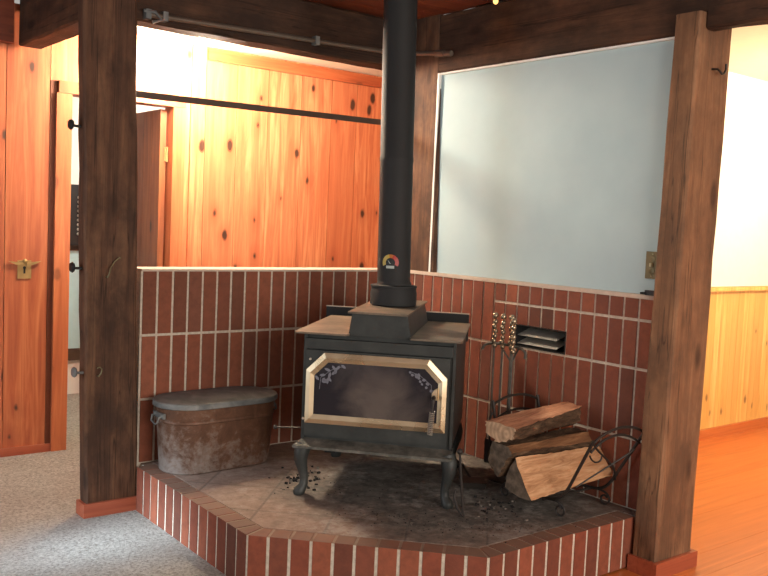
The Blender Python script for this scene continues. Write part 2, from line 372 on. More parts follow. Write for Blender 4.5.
# ------------------------------------------------------------------ the room
FZ = -.205         # carpet level (z = 0 is the hearth top)
WZ = -.212
CZ = 2.265
m = MB(); m.box((-4.7, -6.5, FZ-.1), (-1.0, 1.16, FZ)); struct(m.build('floor_carpet', 'carpet'), 'beige grey looped carpet running past the hearth to the pine wall', 'carpet')
m = MB()
y = -6.5; k = 0
edges = [-6.5+.19*i for i in range(25)] + [-1.79] + [-1.79+.31*i for i in range(1, 5)]
edges = sorted(e for e in edges if e < -1.80 or e >= -1.79)+[-.55]
for a, b in zip(edges, edges[1:]):
    xs = [-1.0, random.uniform(.9, 2.6), 5.0] if b < -1.79 else [-1.0, 5.0]
    for p, q in zip(xs, xs[1:]): m.box((p+.0006, a+.0006, WZ-.03), (q-.0006, b-.0006, WZ))
m.bevel(.0012); m.box((-1.0, -6.5, WZ-.1), (5, -.55, WZ-.031))
struct(m.build('floor_wood', 'floor_wood'), 'warm orange wood board floor right of the hearth', 'floor')
m = MB(); m.box((-1.0, -.55, FZ-.1), (1.4, 1.16, FZ)); m.box((-2.6, 1.16, FZ-.1), (.6, 2.7, FZ)); struct(m.build('floor_hall', 'carpet'), 'pale carpet of the hall beyond the low brick wall', 'carpet')
m = MB()
for i in range(60): m.box((-4.7, -6.5+.13*i+.001, CZ), (.02, -6.5+.13*(i+1)-.001, CZ+.03)) if -6.5+.13*(i+1) < .3 else None
m.bevel(.004); m.box((-4.7, -6.5, CZ+.031), (.02, 1.3, CZ+.06)); struct(m.build('ceiling', 'ceil'), 'reddish stained board ceiling above the dark beams', 'ceiling')
m = MB(); m.box((-1.64, .2, 2.185), (1.4, 1.16, 2.24)); m.box((-2.6, 1.22, 2.185), (.6, 2.7, 2.24)); struct(m.build('ceiling_hall', 'cream'), 'pale painted ceiling of the hall', 'ceiling')
m = MB(); m.box((.0, -6.5, CZ), (5, -.55, CZ+.05)); struct(m.build('ceiling_dining', 'cream'), 'cream ceiling of the room at right', 'ceiling')

# pine plank wall across the hall and at left
PY = 1.16
def planks(m, xs, z0, z1, y0, th=.018, gap=.0018):
    for a, b in zip(xs, xs[1:]): m.box((a+gap, y0, z0), (b-gap, y0+th, z1))
m = MB()
xl = [-4.7]
while xl[-1] < -1.99: xl.append(xl[-1]+.2438)
xl = [v for v in xl if v < -1.85]+[-1.767, -1.537]
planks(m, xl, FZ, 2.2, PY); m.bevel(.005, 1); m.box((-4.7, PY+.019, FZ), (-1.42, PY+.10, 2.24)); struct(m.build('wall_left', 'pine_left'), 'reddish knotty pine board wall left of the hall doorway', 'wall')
m = MB()
planks(m, [-1.537, -.70], 1.862, 2.2, PY)
planks(m, [-.70, -.603, -.388, -.162, .091, .333, .544, .783, 1.02, 1.4], FZ, 2.2, PY)
m.bevel(.005, 1)
m.box((-.82, PY+.019, FZ), (1.4, PY+.10, 2.24)); m.box((-1.42, PY+.019, 1.80), (-.82, PY+.10, 2.24))
struct(m.build('wall_back', 'pine'), 'knotty orange pine plank wall of the hall', 'wall')
m = MB(); m.box((-1.537, PY-.003, FZ), (-1.509, PY+.012, 1.86)); struct(m.build('gap_shade_strip', 'gap_shade'), 'narrow dark strip painted as the gap shadow beside the left door casing', 'trim')
m = MB(); m.box((-1.509, PY-.022, FZ), (-1.424, PY+.1, 1.795)); m.box((-.822, PY-.022, FZ), (-.745, PY+.1, 1.795)); m.box((-1.497, PY-.022, 1.797), (-.745, PY+.1, 1.862)); m.bevel(.005, 2)
struct(m.build('trim_2', 'casing'), 'pine casing around the hall doorway', 'door casing')
m = MB(); m.box((-.60, PY-.022, 2.104), (1.4, PY, 2.172)); m.bevel(.006, 2); struct(m.build('trim_3', 'pine_trim'), 'orange pine board along the top of the hall wall', 'trim')
m = MB(); m.box((-4.7, PY-.014, FZ), (-1.50, PY, FZ+.045)); m.bevel(.005, 2); struct(m.build('baseboard_back', 'redbase'), 'thin red brown baseboard under the left pine boards', 'baseboard')
m = MB(); m.box((-4.7, PY-.06, 2.02), (-1.75, PY-.001, CZ)); struct(m.build('trim_4', 'ceil'), 'dark red board over the pine wall at left', 'trim')
m = MB(); m.box((1.4, -.45, FZ), (1.46, 1.2, 2.24)); struct(m.build('wall_hall_end', 'pine'), 'pine end wall of the hall', 'wall')
# room beyond the doorway
m = MB(); m.box((-2.6, 2.66, FZ), (.6, 2.72, 2.24)); m.box((-2.66, 1.26, FZ), (-2.6, 2.7, 2.24)); m.box((.6, 1.26, FZ), (.66, 2.7, 2.24))
struct(m.build('wall_far', 'white'), 'white wall of the room beyond the doorway', 'wall')
m = MB(); m.box((-2.6, 2.64, .14), (.6, 2.66, .86)); struct(m.build('trim_5', 'lightblue'), 'light blue lower wall seen in the doorway gap', 'trim')
m = MB(); m.box((-2.6, 2.635, .05), (.6, 2.66, .14)); m.box((-2.6, 2.635, .86), (.6, 2.66, .90)); m.bevel(.004); struct(m.build('baseboard_far', 'bar_steel'), 'dark baseboard and rail in the far room', 'baseboard')
# open plank door of the hall doorway
d = bpy.data.objects.new('door_1', None); C.objects.link(d); d.location = (-.838, PY+.04, FZ); struct(d, 'pine plank door, colour darkened for shade, standing open in the hall doorway', 'door')
m = MB()
for i in range(5): m.box((-.038, .118*i+.001, .012), (0, .118*(i+1)-.001, 1.985))
m.bevel(.003); m.build('door_leaf', 'pine_shaded', d)
for zz in (1.72, .25):
    m = MB(); m.tube([(.006, -.006, zz-.045), (.006, -.006, zz+.045)], .0065, 8); m.box((-.010, -.004, zz-.042), (.012, -.0005, zz+.042)); m.build('hinge', 'old_brass', d)

# blue wall at right with the room behind it
m = MB(); m.box((.016, -1.724, .9115), (.12, -.2875, 1.958)); struct(m.build('wall_right', 'blue'), 'pale blue plaster wall above the right brick wall', 'wall')
m = MB(); m.box((-.003, -.300, .911), (.018, -.2885, 1.958)); m.box((-.001, -1.724, 1.949), (.018, -.300, 1.958)); struct(m.build('trim_6', 'white'), 'thin white caulk edge around the blue wall', 'trim')
m = MB(); m.box((.121, -1.724, WZ), (.16, -.55, 1.958)); struct(m.build('wall_partition', 'white'), 'white back of the partition wall facing the room at right', 'wall')
m = MB(); m.box((0.2, -.55, .83), (5, -.45, CZ+.05)); m.box((0.2, -.53, WZ), (5, -.45, .83)); m.box((5, -6.5, WZ), (5.06, -.45, CZ))
struct(m.build('wall_dining', 'white'), 'bright white wall of the room at right', 'wall')
m = MB()
x = .2
while x < 5: m.box((x+.001, -.55-.014, WZ), (x+.072-.001, -.531, .80)); x += .072
m.bevel(.004); struct(m.build('wall_wainscot', 'wainscot'), 'yellow pine beadboard wainscot under the white wall', 'wainscot')
m = MB(); m.box((.2, -.585, .80), (5, -.53, .826)); m.bevel(.006, 2); struct(m.build('trim_7', 'wainscot'), 'pine cap rail on the wainscot', 'trim')
m = MB(); m.box((.2, -.585, WZ), (5, -.562, WZ+.07)); m.bevel(.006, 2); struct(m.build('baseboard_right', 'floor_wood'), 'orange pine baseboard under the wainscot', 'baseboard')

# ------------------------------------------------------------------ timber posts and beams
def beam_box(m, lo0, hi0, lo1, hi1, z0, z1, n=14, jit=.0035, axis='z'):
    """square-sawn timber between two rectangles, with slightly uneven arrises"""
    rings = []
    for i in range(n+1):
        f = i/n; z = z0+(z1-z0)*f
        a = [lo0[j]+(lo1[j]-lo0[j])*f for j in (0, 1)]; b = [hi0[j]+(hi1[j]-hi0[j])*f for j in (0, 1)]
        c = .010
        pts = [(a[0]+c, a[1]), (b[0]-c, a[1]), (b[0], a[1]+c), (b[0], b[1]-c), (b[0]-c, b[1]), (a[0]+c, b[1]), (a[0], b[1]-c), (a[0], a[1]+c)]
        pts = [(p+random.uniform(-jit, jit), q+random.uniform(-jit, jit)) for p, q in pts]
        f3 = {'z': lambda p, q: (p, q, z), 'x': lambda p, q: (z, p, q), 'y': lambda p, q: (p, z, q)}[axis]
        rings.append([f3(p, q) for p, q in pts])
    m.loft(rings)
def peg(root, base, z, iron=True):
    m = MB(); x = -.075*0
    m.tube([(base[0]+.01, base[1], z), (base[0]-.018, base[1]-.0, z), (base[0]-.036, base[1], z+.002)], [.008, .006, .006], 10)
    m.lathe([(.004, -.010), (.019, -.008), (.024, 0), (.019, .008), (.004, .011)], (0, 0, 0), 16)
    vs = m.bm.verts[:] if False else None
    m.bm.verts.ensure_lookup_table()
    for v in list(m.bm.verts)[-80:]:
        q = v.co.copy(); v.co = Vector((base[0]-.040+q.z, base[1]+q.x, z+.004+q.y))
    return m
# left post
lp = (-1.615, .09, FZ)
post = thing('timber_post', 'dark weathered square timber post with coat pegs rising from the carpet', 'post', lp)
m = MB(); beam_box(m, (-1.732, -.025), (-1.491, .056), (-1.790, -.025), (-1.552, .056), FZ, CZ, 16); m.build('post_shaft', 'timber_dark', post, base=lp)
m = MB()
for lo, hi in (((-1.748, -.042), (-1.476, -.026)), ((-1.748, -.0258), (-1.733, .056))): m.box((lo[0], lo[1], FZ), (hi[0], hi[1], FZ+.062))
m.bevel(.006, 2); o = m.build('base_moulding', 'redbase', post, base=lp)
for zz, x0, yy, mat in ((1.52, -1.775, .02, 'black'), (.905, -1.760, .015, 'black'), (.445, -1.748, -.0, 'zinc')):
    m = peg(post, (x0, yy), zz); o = m.build('coat_peg', mat, post, True, base=lp)
    if mat == 'zinc': o['label'] = 'bare metal coat peg'
for pts in ([(-1.664, -.026, .872), (-1.664, -.045, .868), (-1.66, -.055, .885), (-1.652, -.047, .91), (-1.63, -.04, .94), (-1.615, -.05, .956), (-1.608, -.05, .955)],
            [(-1.695, -.026, .430), (-1.695, -.045, .43), (-1.688, -.055, .445), (-1.682, -.05, .462), (-1.69, -.045, .472), (-1.702, -.045, .468)]):
    m = MB(); m.tube(pts, .0032, 8); m.build('brass_hook', 'bronze', post, True, base=lp)
# middle post on the brick corner
mp = (.09, -.15, .90)
post = thing('timber_post', 'dark timber post standing on the brick corner behind the stovepipe', 'post', mp)
m = MB(); beam_box(m, (0, -.335), (.2, -.05), (.0, -.285), (.2, .0), .90, CZ, 10, .002); m.build('post_shaft', 'timber_dark', post, base=mp)
# right post
rp = (.06, -1.80, WZ)
post = thing('timber_post', 'reddish brown timber post at the right end of the hearth', 'post', rp)
m = MB(); beam_box(m, (-.094, -1.845), (.158, -1.727), (-.037, -1.845), (.196, -1.727), WZ, 2.035, 14, .0025)
m.build('post_shaft', 'timber_lit', post, base=rp)
m = MB()
for lo, hi in (((-.112, -1.864), (.178, -1.847)), ((-.112, -1.8468), (-.0965, -1.727)), ((.1625, -1.8468), (.178, -1.727))): m.box((lo[0], lo[1], WZ), (hi[0], hi[1], WZ+.066))
m.bevel(.006, 2); m.build('base_moulding', 'redbase', post, base=rp)
m = MB(); m.tube([(.066, -1.842, 1.824), (.068, -1.868, 1.822), (.071, -1.878, 1.812), (.080, -1.880, 1.804), (.096, -1.880, 1.808), (.108, -1.880, 1.824), (.107, -1.880, 1.846)], .0045, 8); m.build('screw_hook', 'wrought', post, True, base=rp)
# beams
def beam(name, label, axis, lo, hi, z0, z1, mat, drop=None):
    m = MB()
    if drop: m.box(*drop)
    beam_box(m, lo, hi, lo, hi, z0, z1, 14, .003, axis); o = m.build(name, mat); return tag(o, label, 'beam')
beam('timber_beam', 'dark timber beam over the open hall, with the pale pipe along it', 'x', (0, 2.008), (.13, CZ-.004), -1.548, -.002, 'beam_x')
beam('timber_beam', 'long dark beam along the top of the blue wall', 'y', (0.0, 1.960), (.2, CZ-.004), -1.725, -.288, 'beam_y')
beam('timber_beam', 'dark beam running back from the left post to the pine wall', 'y', (-1.724, 2.005), (-1.60, CZ-.004), .060, 1.10, 'beam_y')
beam('timber_beam', 'dark beam coming forward from the right post', 'y', (.0, 1.967), (.066, CZ-.004), -3.4, -1.848, 'beam_y', ((.0, -1.8475, 2.037), (.2, -1.7255, CZ-.004)))

# ------------------------------------------------------------------ brick work
PITCH, GAP = .0765, .0122
def run(m, p0, dirv, inn, joints, z0, z1, depth=.03, mi=0, mit=(0, 0)):
    """bricks standing side by side: joints = distances along dirv from p0; inn points into the wall"""
    for a, b in zip(joints, joints[1:]):
        a2, b2 = a+GAP/2, b-GAP/2
        if b2-a2 < .008: continue
        j = random.uniform(-.0012, .0012)
        q = [(p0[0]+dirv[0]*s+inn[0]*e, p0[1]+dirv[1]*s+inn[1]*e) for s, e in ((a2, j), (b2, j), (b2-(mit[1] if b == joints[-1] else 0), depth), (a2+(mit[0] if a == joints[0] else 0), depth))]
        m.hexa([(x, y, z0) for x, y in q]+[(x, y, z1) for x, y in q], mi)
ROW = .2987
def rows(): return [(0.005, ROW-GAP/2), (ROW+GAP/2, 2*ROW-GAP/2), (2*ROW+GAP/2, .892)]
# left half wall
lw = thing('brick_half_wall', 'low dark red brick wall behind the boiler, hall open above it', 'brick wall', (-.75, .07, 0))
m = MB()
js = [i*PITCH for i in range(20)]+[1.485]
for z0, z1 in rows(): run(m, (-1.485, 0), (1, 0), (0, 1), js, z0, z1)
m.bevel(.002); m.build('brick_facing', 'brick_b', lw, base=(-.75, .07, 0))
m = MB(); m.box((-1.489, .004, FZ), (.15, .16, .893)); m.build('mortar_core', 'mortar', lw, base=(-.75, .07, 0))
m = MB(); m.box((-1.487, -.004, .8935), (.1, .17, .903)); m.bevel(.003); m.build('mortar_cap', 'cap', lw, base=(-.75, .07, 0))
# right half wall
rw = thing('brick_half_wall', 'low red brick wall under the blue plaster, pierced by a vent slot', 'brick wall', (.06, -.9, 0))
VY0, VY1, VZ0, VZ1 = -1.2424, -.9368, .605, .704
ys = [-.784+PITCH*i for i in range(10, -13, -1)]; ys = [0]+[v for v in ys if v < -.012 and v > -1.70]+[-1.726]
js = [-v for v in ys]
m = MB()
for z0, z1 in rows()[:2]: run(m, (0, 0), (0, -1), (1, 0), js, z0, z1)
jl = [j for j in js if j <= .785]; jr = [j for j in js if j >= .783]
run(m, (0, 0), (0, -1), (1, 0), jl, 2*ROW+GAP/2, .892)
run(m, (0, 0), (0, -1), (1, 0), jr, .803+GAP/2, .892)
ja = [j for j in jr if j <= .938]; jb = [j for j in jr if .935 <= j <= 1.245]; jc = [j for j in jr if j >= 1.241]
run(m, (0, 0), (0, -1), (1, 0), ja, 2*ROW+GAP/2, .803-GAP/2); run(m, (0, 0), (0, -1), (1, 0), jc, 2*ROW+GAP/2, .803-GAP/2)
run(m, (0, 0), (0, -1), (1, 0), jb, VZ1+.004, .803-GAP/2)
m.bevel(.002); m.build('brick_facing', 'brick', rw, base=(.06, -.9, 0))
m = MB(); m.box((.004, -1.726, FZ), (.12, -.0, VZ0-.004)); m.box((.004, -1.726, VZ1+.003), (.12, 0, .893)); m.box((.004, VY1+.001, VZ0-.004), (.12, 0, VZ1+.003)); m.box((.004, -1.726, VZ0-.004), (.12, VY0-.001, VZ1+.003))
m.build('mortar_core', 'mortar', rw, base=(.06, -.9, 0))
m = MB(); m.box((-.003, -1.726, .8935), (.05, -.006, .911)); m.bevel(.004); m.build('mortar_cap', 'cap', rw, base=(.06, -.9, 0))
# air vent in the slot
vt = thing('air_vent', 'narrow sheet metal air duct let into the right brick wall', 'vent', (.03, -1.09, VZ0))
b0 = (.03, -1.09, VZ0); m = MB()
m.box((.108, VY0, VZ0-.003), (.114, VY1, VZ1+.002)); m.box((.0, VY0, VZ0-.0035), (.108, VY1, VZ0)); m.box((.0, VY0, VZ1-.002), (.108, VY1, VZ1+.002)); m.box((.0, VY0, VZ0), (.108, VY0+.004, VZ1)); m.box((.0, VY1-.004, VZ0), (.108, VY1, VZ1))
m.build('duct_lining', 'void', vt, base=b0)
for za in (.672, .632):
    m = MB(); m.hexa([(.012, VY0+.06, za-.018), (.10, VY0+.06, za+.012), (.10, VY1-.005, za+.012), (.012, VY1-.005, za-.018), (.012, VY0+.06, za-.015), (.10, VY0+.06, za+.015), (.10, VY1-.005, za+.015), (.012, VY1-.005, za-.015)]); m.build('louvre', 'duct', vt, base=b0)
# hearth
HP = [(-1.508, -.045), (-1.523, -1.079), (-.914, -1.717), (-.062, -1.717)]
hb = (-.8, -.8, FZ)
he = thing('brick_hearth', 'raised brick hearth with clipped corner and sooty slab top', 'hearth', hb)
m = MB()
for p, q in zip(HP, HP[1:]):
    L = math.hypot(q[0]-p[0], q[1]-p[1]); dv = ((q[0]-p[0])/L, (q[1]-p[1])/L); inn = (-dv[1], dv[0])
    nb = round(L/.077); tn = .085*math.tan(math.radians(22.8)); run(m, p, dv, inn, [L*i/nb for i in range(nb+1)], FZ-.0, 0, .085, 0, (0 if p == HP[0] else tn, 0 if q == HP[-1] else tn))
m.bevel(.003); m.build('edge_bricks', 'brick', he, base=hb)
def inset(poly, d):
    """offset the open polyline to its left by d (mitred)"""
    out = []
    for i, p in enumerate(poly):
        ds = []
        for a, b in ((i-1, i), (i, i+1)):
            if a < 0 or b >= len(poly): continue
            L = math.hypot(poly[b][0]-poly[a][0], poly[b][1]-poly[a][1]); ds.append(((poly[b][0]-poly[a][0])/L, (poly[b][1]-poly[a][1])/L))
        ns = [(-v[1], v[0]) for v in ds]; nx = sum(n[0] for n in ns)/len(ns); ny = sum(n[1] for n in ns)/len(ns); l2 = nx*nx+ny*ny
        out.append((p[0]+nx*d/l2, p[1]+ny*d/l2))
    return out
i1 = inset(HP, .0022); m = MB(); m.prism(i1+[(.004, i1[-1][1]), (.004, .004), (-1.472, .004), (-1.472, -.0445)], FZ, -.002); m.build('mortar_core', 'mortar', he, base=hb)
i2 = inset(HP, .09); i2[0] = (i2[0][0], .0); i2[-1] = (-.062, i2[-1][1])
m = MB(); m.prism(i2+[(-.062, -1.717), (.0, -1.717), (.0, .0)], -.002, .0005); m.build('slab_top', 'slab', he, base=hb)

# ------------------------------------------------------------------ wood stove, facing the clipped corner
SA = math.radians(-47.545); SO = (-.877, -.999, 0)
def S2W(a, b, z): return (SO[0]+math.cos(SA)*a-math.sin(SA)*b, SO[1]+math.sin(SA)*a+math.cos(SA)*b, z)
st = thing('wood_stove', 'black cast iron wood stove with brass trimmed glass door on curved legs', 'wood stove', SO, SA)
m = MB(); m.box((-.328, .055, .228), (.310, .715, .684)); m.bevel(.012, 2)
m.box((-.332, .045, .23), (-.318, .075, .682)); m.box((.302, .045, .23), (.314, .075, .682)); m.build('firebox', 'iron', st)
m = MB()   # raised centre, flared front
f = [(-.142, .684), (.124, .684), (.104, .778), (-.130, .778)]
m.hexa([(f[0][0], .04, f[0][1]), (f[1][0], .04, f[1][1]), (f[1][0], .68, .684), (f[0][0], .68, .684), (f[3][0], .045, .778), (f[2][0], .045, .778), (f[2][0], .68, .778), (f[3][0], .68, .778)])
m.bevel(.008, 2); m.build('cooktop_riser', 'iron', st)
m = MB(); m.box((-.145, .022, .779), (.108, .755, .787)); m.bevel(.003, 2); m.build('cooktop', 'plate', st)
for a, b in ((-.366, -.136), (.120, .340)):
    m = MB(); c = .02
    pl = [(a+c*.4, 0), (b-c*.4, 0), (b, c), (b-(.012 if b > .2 else 0), .715), (a, .715), (a, c)]
    m.prism(pl, .685, .6925); m.bevel(.0025, 1); m.build('side_shelf', 'plate', st)
for a, b in ((-.396, -.17), (.098, .318)):
    m = MB(); m.box((a, .735, .60), (b, .742, .734)); o = m.build('heat_shield', 'black', st)
    e = MB(); e.box((a, .728, .734), (b, .746, .738)); e.bevel(.001); e.build('shield_lip', 'steel_edge', o)
# front: top bar, door
m = MB(); m.box((-.325, .026, .622), (.303, .056, .664)); m.bevel(.012, 3); m.build('door_header', 'iron', st)
dr = MB(); dr.box((-.318, .036, .245), (.292, .056, .614)); dr.bevel(.006, 2); door = dr.build('stove_door', 'iron', st)
def octo(a0, a1, z0, z1, c): return [(a0, z0), (a1, z0), (a1, z1-c), (a1-c, z1), (a0+c, z1), (a0, z1-c)]
OUT, INN = octo(-.314, .283, .303, .606, .076), octo(-.278, .247, .342, .566, .058)
m = MB(); m.ringframe(OUT, INN, .026, .04, .006); m.build('brass_frame', 'brass', door)
m = MB(); m.prism(INN, .030, .037, axis='y'); gl = m.build('door_glass', 'glass', door)
m = MB()
def leafy(cx, cz, ang, L, W):
    d_ = Vector((math.cos(ang), 0, math.sin(ang))); n_ = Vector((-d_.z, 0, d_.x)); p = Vector((cx, .0292, cz))
    v = [m.bm.verts.new(p+d_*L*t_+n_*W*s_) for t_, s_ in ((0, 0), (.35, .5), (.75, .4), (1, 0), (.75, -.4), (.35, -.5))]; m.face(v)
random.seed(3)
for sx, x0 in ((1, -.255), (-1, .222)):
    for k in range(15):
        tt = k/14; cx = x0+sx*(.0+.085*tt); cz = .488+.062*tt
        leafy(cx+random.uniform(-.006, .006), cz+random.uniform(-.012, .01), random.uniform(0, 2*PI), random.uniform(.018, .032) if sx > 0 else random.uniform(.010, .018), .012)
    m.tube([(x0+sx*.0, .0292, .45), (x0+sx*.004, .0292, .50), (x0+sx*.05, .0292, .535), (x0+sx*.095, .0292, .552)], .0012, 5)
m.build('etched_leaves', 'etch', gl)
# spring handle
h = MB(); h.tube([(.233, .032, .452), (.233, .0, .452), (.234, -.012, .446), (.233, -.016, .425), (.226, -.02, .305)], [.008, .009, .008, .0055, .004], 10)
hd = h.build('door_handle', 'wrought', door, True)
m = MB(); pts = []
for i in range(13*10+1):
    f = i/130; an = 2*PI*13*f; zc = .400-.095*f; ac = .2315-.0055*f; bc = -.0175-.0025*f
    pts.append((ac+.0105*math.cos(an), bc+.0105*math.sin(an), zc))
m.tube(pts, .0022, 6); m.build('handle_coil', 'steel_edge', hd, True)
m = MB(); m.prism([(.222, .442), (.245, .44), (.245, .49), (.232, .482), (.224, .468)], .018, .03, axis='y'); m.bevel(.003); m.build('handle_plate', 'brass', door)
for a, z in ((-.30, .575), (-.322, .318)):
    m = MB(); m.sphere((a, .034, z), .006); m.build('screw', 'steel_edge', st, True)
# ash lip
m = MB(); m.hexa([(-.348, -.032, .206), (.325, -.032, .200), (.318, .075, .222), (-.318, .075, .226), (-.348, -.032, .217), (.325, -.032, .211), (.318, .075, .233), (-.318, .075, .237)]); m.bevel(.003); m.build('ash_lip', 'dusty', st)
m = MB(); m.box((-.285, .08, .198), (.275, .69, .232)); m.build('base_pan', 'iron', st)
m = MB(); m.box((-.26, .20, .135), (-.21, .26, .2)); m.bevel(.006); m.build('ash_dump', 'black', st)
# cabriole legs
def leg(a, b, s, fb):
    m = MB(); k = s
    path = [(a+.002*k, b, .215), (a+.012*k, b-.006*fb, .185), (a+.014*k, b-.010*fb, .15), (a+.006*k, b-.006*fb, .11), (a-.002*k, b, .07), (a+.0*k, b-.004*fb, .04), (a+.012*k, b-.014*fb, .018), (a+.016*k, b-.018*fb, .010), (a+.016*k, b-.018*fb, .0015)]
    rad = [.034, .034, .029, .022, .018, .019, .025, .025, .021]
    m.tube(path, rad, 12); m.box((a-.03, b-.03, .198), (a+.03, b+.03, .215)) if False else None
    return m.build('leg', 'iron', st, True)
for a, s in ((-.305, -1), (.298, 1)):
    leg(a, .015, s, 1); leg(a*.93, .62, s, -1)
# damper rod
m = MB(); m.tube([(-.33, .10, .262), (-.45, .07, .262)], .0035, 8); m.sphere((-.452, .07, .262), .010); m.build('damper_rod', 'wrought', st, True)

# stovepipe
pc = S2W(-.014, .42, .787)
pp = thing('stovepipe', 'black round stovepipe rising from the wood stove to the ceiling', 'stovepipe', pc)
tl = tuple(-.020*q for q in (math.cos(SA), math.sin(SA)))
m = MB(); m.lathe([(.0755, .07), (.0755, .65), (.0768, .655), (.0768, .67), (.0755, .675), (.0755, CZ-.787)], (0, 0, 0), 40, tilt=tl); m.build('pipe', 'pipe', pp, True)
m = MB(); m.lathe([(.100, 0), (.106, .006), (.107, .06), (.104, .068), (.103, .082), (.106, .084), (.106, .092), (.080, .096), (.077, .11), (.07, .11)], (0, 0, 0), 40); m.build('flue_collar', 'pipe', pp, True)
# flue thermometer stuck on the pipe
zt = .985; cdir = Vector((cp[0]-pc[0], cp[1]-pc[1], 0)).normalized()
ca = math.atan2(cdir.y, cdir.x)-.21
ft = thing('flue_thermometer', 'small round dial with yellow and red arc stuck on the stovepipe', 'thermometer', (pc[0]+tl[0]*.19+.0785*math.cos(ca), pc[1]+tl[1]*.19+.0785*math.sin(ca), zt), ca+PI/2)
def curved(m, poly, y0, th):      # bend a flat shape round the pipe
    n = len(poly); R = .0768
    P = lambda p, d_: ((R+d_)*math.sin(p[0]/R), -((R+d_)*math.cos(p[0]/R)-R), p[1])
    A = [m.bm.verts.new(P(p, y0)) for p in poly]; B = [m.bm.verts.new(P(p, y0+th)) for p in poly]
    m.face(A); m.face(B)
    for i in range(n): m.face([A[i], A[(i+1) % n], B[(i+1) % n], B[i]])
def arcpts(r0, r1, a0, a1, n=10):
    a = [math.radians(a0+(a1-a0)*i/n) for i in range(n+1)]
    return [(r1*math.cos(q), r1*math.sin(q)) for q in a]+[(r0*math.cos(q), r0*math.sin(q)) for q in a[::-1]]
def strips(m, r0, r1, a0, a1, y0, th, n=10):
    for i in range(n):
        q0, q1 = a0+(a1-a0)*i/n, a0+(a1-a0)*(i+1)/n; curved(m, arcpts(r0, r1, q0, q1, 1), y0, th)
m = MB(); strips(m, 0.001, .039, -30, 210, .0, .002, 16); strips(m, .001, .03, 210, 330, 0, .002, 6); m.build('dial_plate', 'black', ft)
m = MB(); strips(m, .021, .037, 100, 205, .0022, .001); m.build('yellow_zone', 'yellow', ft)
m = MB(); strips(m, .021, .037, 70, 100, .0022, .001, 3); m.build('orange_zone', 'orange', ft)
m = MB(); strips(m, .021, .037, -25, 70, .0022, .001); m.build('red_zone', 'red', ft)
m = MB()
for a, b in ((-.018, -.006), (-.006, .006), (.006, .018)): curved(m, [(a, -.026), (b, -.026), (b, -.014), (a, -.014)], .0022, .001)
m.build('scale_panel', 'enamel_white', ft)
m = MB(); curved(m, [(-.003, -.004), (.003, -.006), (-.012, .012)], .0035, .001); m.build('needle', 'enamel_white', ft)

# ------------------------------------------------------------------ copper boiler
bc = (-1.178, -.172, .001)
bo = thing('copper_boiler', 'old oval copper wash boiler with grey lid at the left of the hearth', 'boiler', bc, math.radians(2.0))
def stad(hl, r, n=10):
    pts = []
    for s, a0 in ((1, -90), (-1, 90)):
        for i in range(n+1):
            a = math.radians(a0+180*i/n); pts.append((s*(hl-r)+r*math.cos(a), r*math.sin(a)))
    return pts
m = MB()
rings = []
for z, hl, r in ((.0, .266, .122), (.006, .272, .128), (.03, .274, .130), (.228, .288, .141), (.232, .292, .145), (.240, .292, .145), (.244, .289, .142), (.306, .292, .146)):
    rings.append([(x, y, z) for x, y in stad(hl, r)])
m.loft(rings); m.build('boiler_body', 'copper', bo, True)
m = MB(); rings = []
for z, hl, r in ((.298, .303, .157), (.301, .307, .161), (.320, .307, .161), (.325, .303, .157), (.323, .286, .143), (.327, .254, .12), (.330, .12, .05)):
    rings.append([(x, y, z) for x, y in stad(hl, r)])
m.loft(rings); m.build('lid', 'zinc', bo, True)
m = MB(); m.tube([(-.02, 0, .315), (-.02, 0, .327), (.02, 0, .329), (.06, 0, .327), (.06, 0, .315)], .004, 8) if False else None
for s in (-1, 1):
    m = MB(); x0 = s*.289
    m.tube([(x0, -.035, .262), (x0+s*.018, -.034, .258), (x0+s*.024, -.03, .235), (x0+s*.02, 0, .222), (x0+s*.024, .03, .235), (x0+s*.018, .034, .258), (x0, .035, .262)], .0045, 8)
    m.sphere((x0, -.035, .262), .011); m.sphere((x0, .035, .262), .011); m.box((x0-.006, -.05, .25), (x0+.005, .05, .274)); m.build('side_handle', 'zinc', bo, True)

# ------------------------------------------------------------------ log rack and firewood
random.seed(5)
def rod(name, mat, root, pts, r, base=None, n=1, smooth=True, label=None):
    m = MB(); m.tube(pts, r, 8); o = m.build(name, mat, root, smooth, base=base); return o
def bez(*p, n=14):
    out = []
    k = len(p)-1
    for i in range(n+1):
        t_ = i/n; q = Vector((0, 0, 0))
        for j, v in enumerate(p): q += math.comb(k, j)*(1-t_)**(k-j)*t_**j*Vector(v)
        out.append(tuple(q))
    return out
rb = (-.2, -1.42, 0)
rk = thing('log_rack', 'black wrought iron log cradle with scrolled feet on the hearth', 'log rack', rb)
XS = (-.345, -.055)
for i, x in enumerate(XS):
    tx = -.36 if i == 0 else -.028
    pts = [(tx, -1.712, .350)]+bez((x+(tx-x)*.1, -1.600, .145), (x, -1.575, .10), (x, -1.55, .058), (x, -1.47, .058), n=8)+[(x, -1.35, .058)]+bez((x, -1.29, .058), (x, -1.24, .06), (x, -1.19, .20), (x, -1.145, .405), n=10)
    rod('cradle_hoop', 'wrought', rk, pts, .0068, rb)
    for s, yy in ((-1, -1.50), (1, -1.30)):
        pts = bez((x, yy, .058), (x, yy+s*.03, .066), (x, yy+s*.075, .06), (x, yy+s*.078, .03), n=8)
        cy, cz = yy+s*.053, .028
        for k in range(1, 15):
            a = math.radians(5-s*0-k*24); rr = .024-.0007*k
            pts.append((x, cy+s*rr*math.cos(a), cz+rr*math.sin(a)))
        rod('scroll_foot', 'wrought', rk, pts, .0046, rb)
for yy in (-1.47, -1.33): rod('rail', 'wrought', rk, [(XS[0]-.01, yy, .052), (XS[1]+.01, yy, .052)], .0058, rb)
ty, tz = -1.710, .345
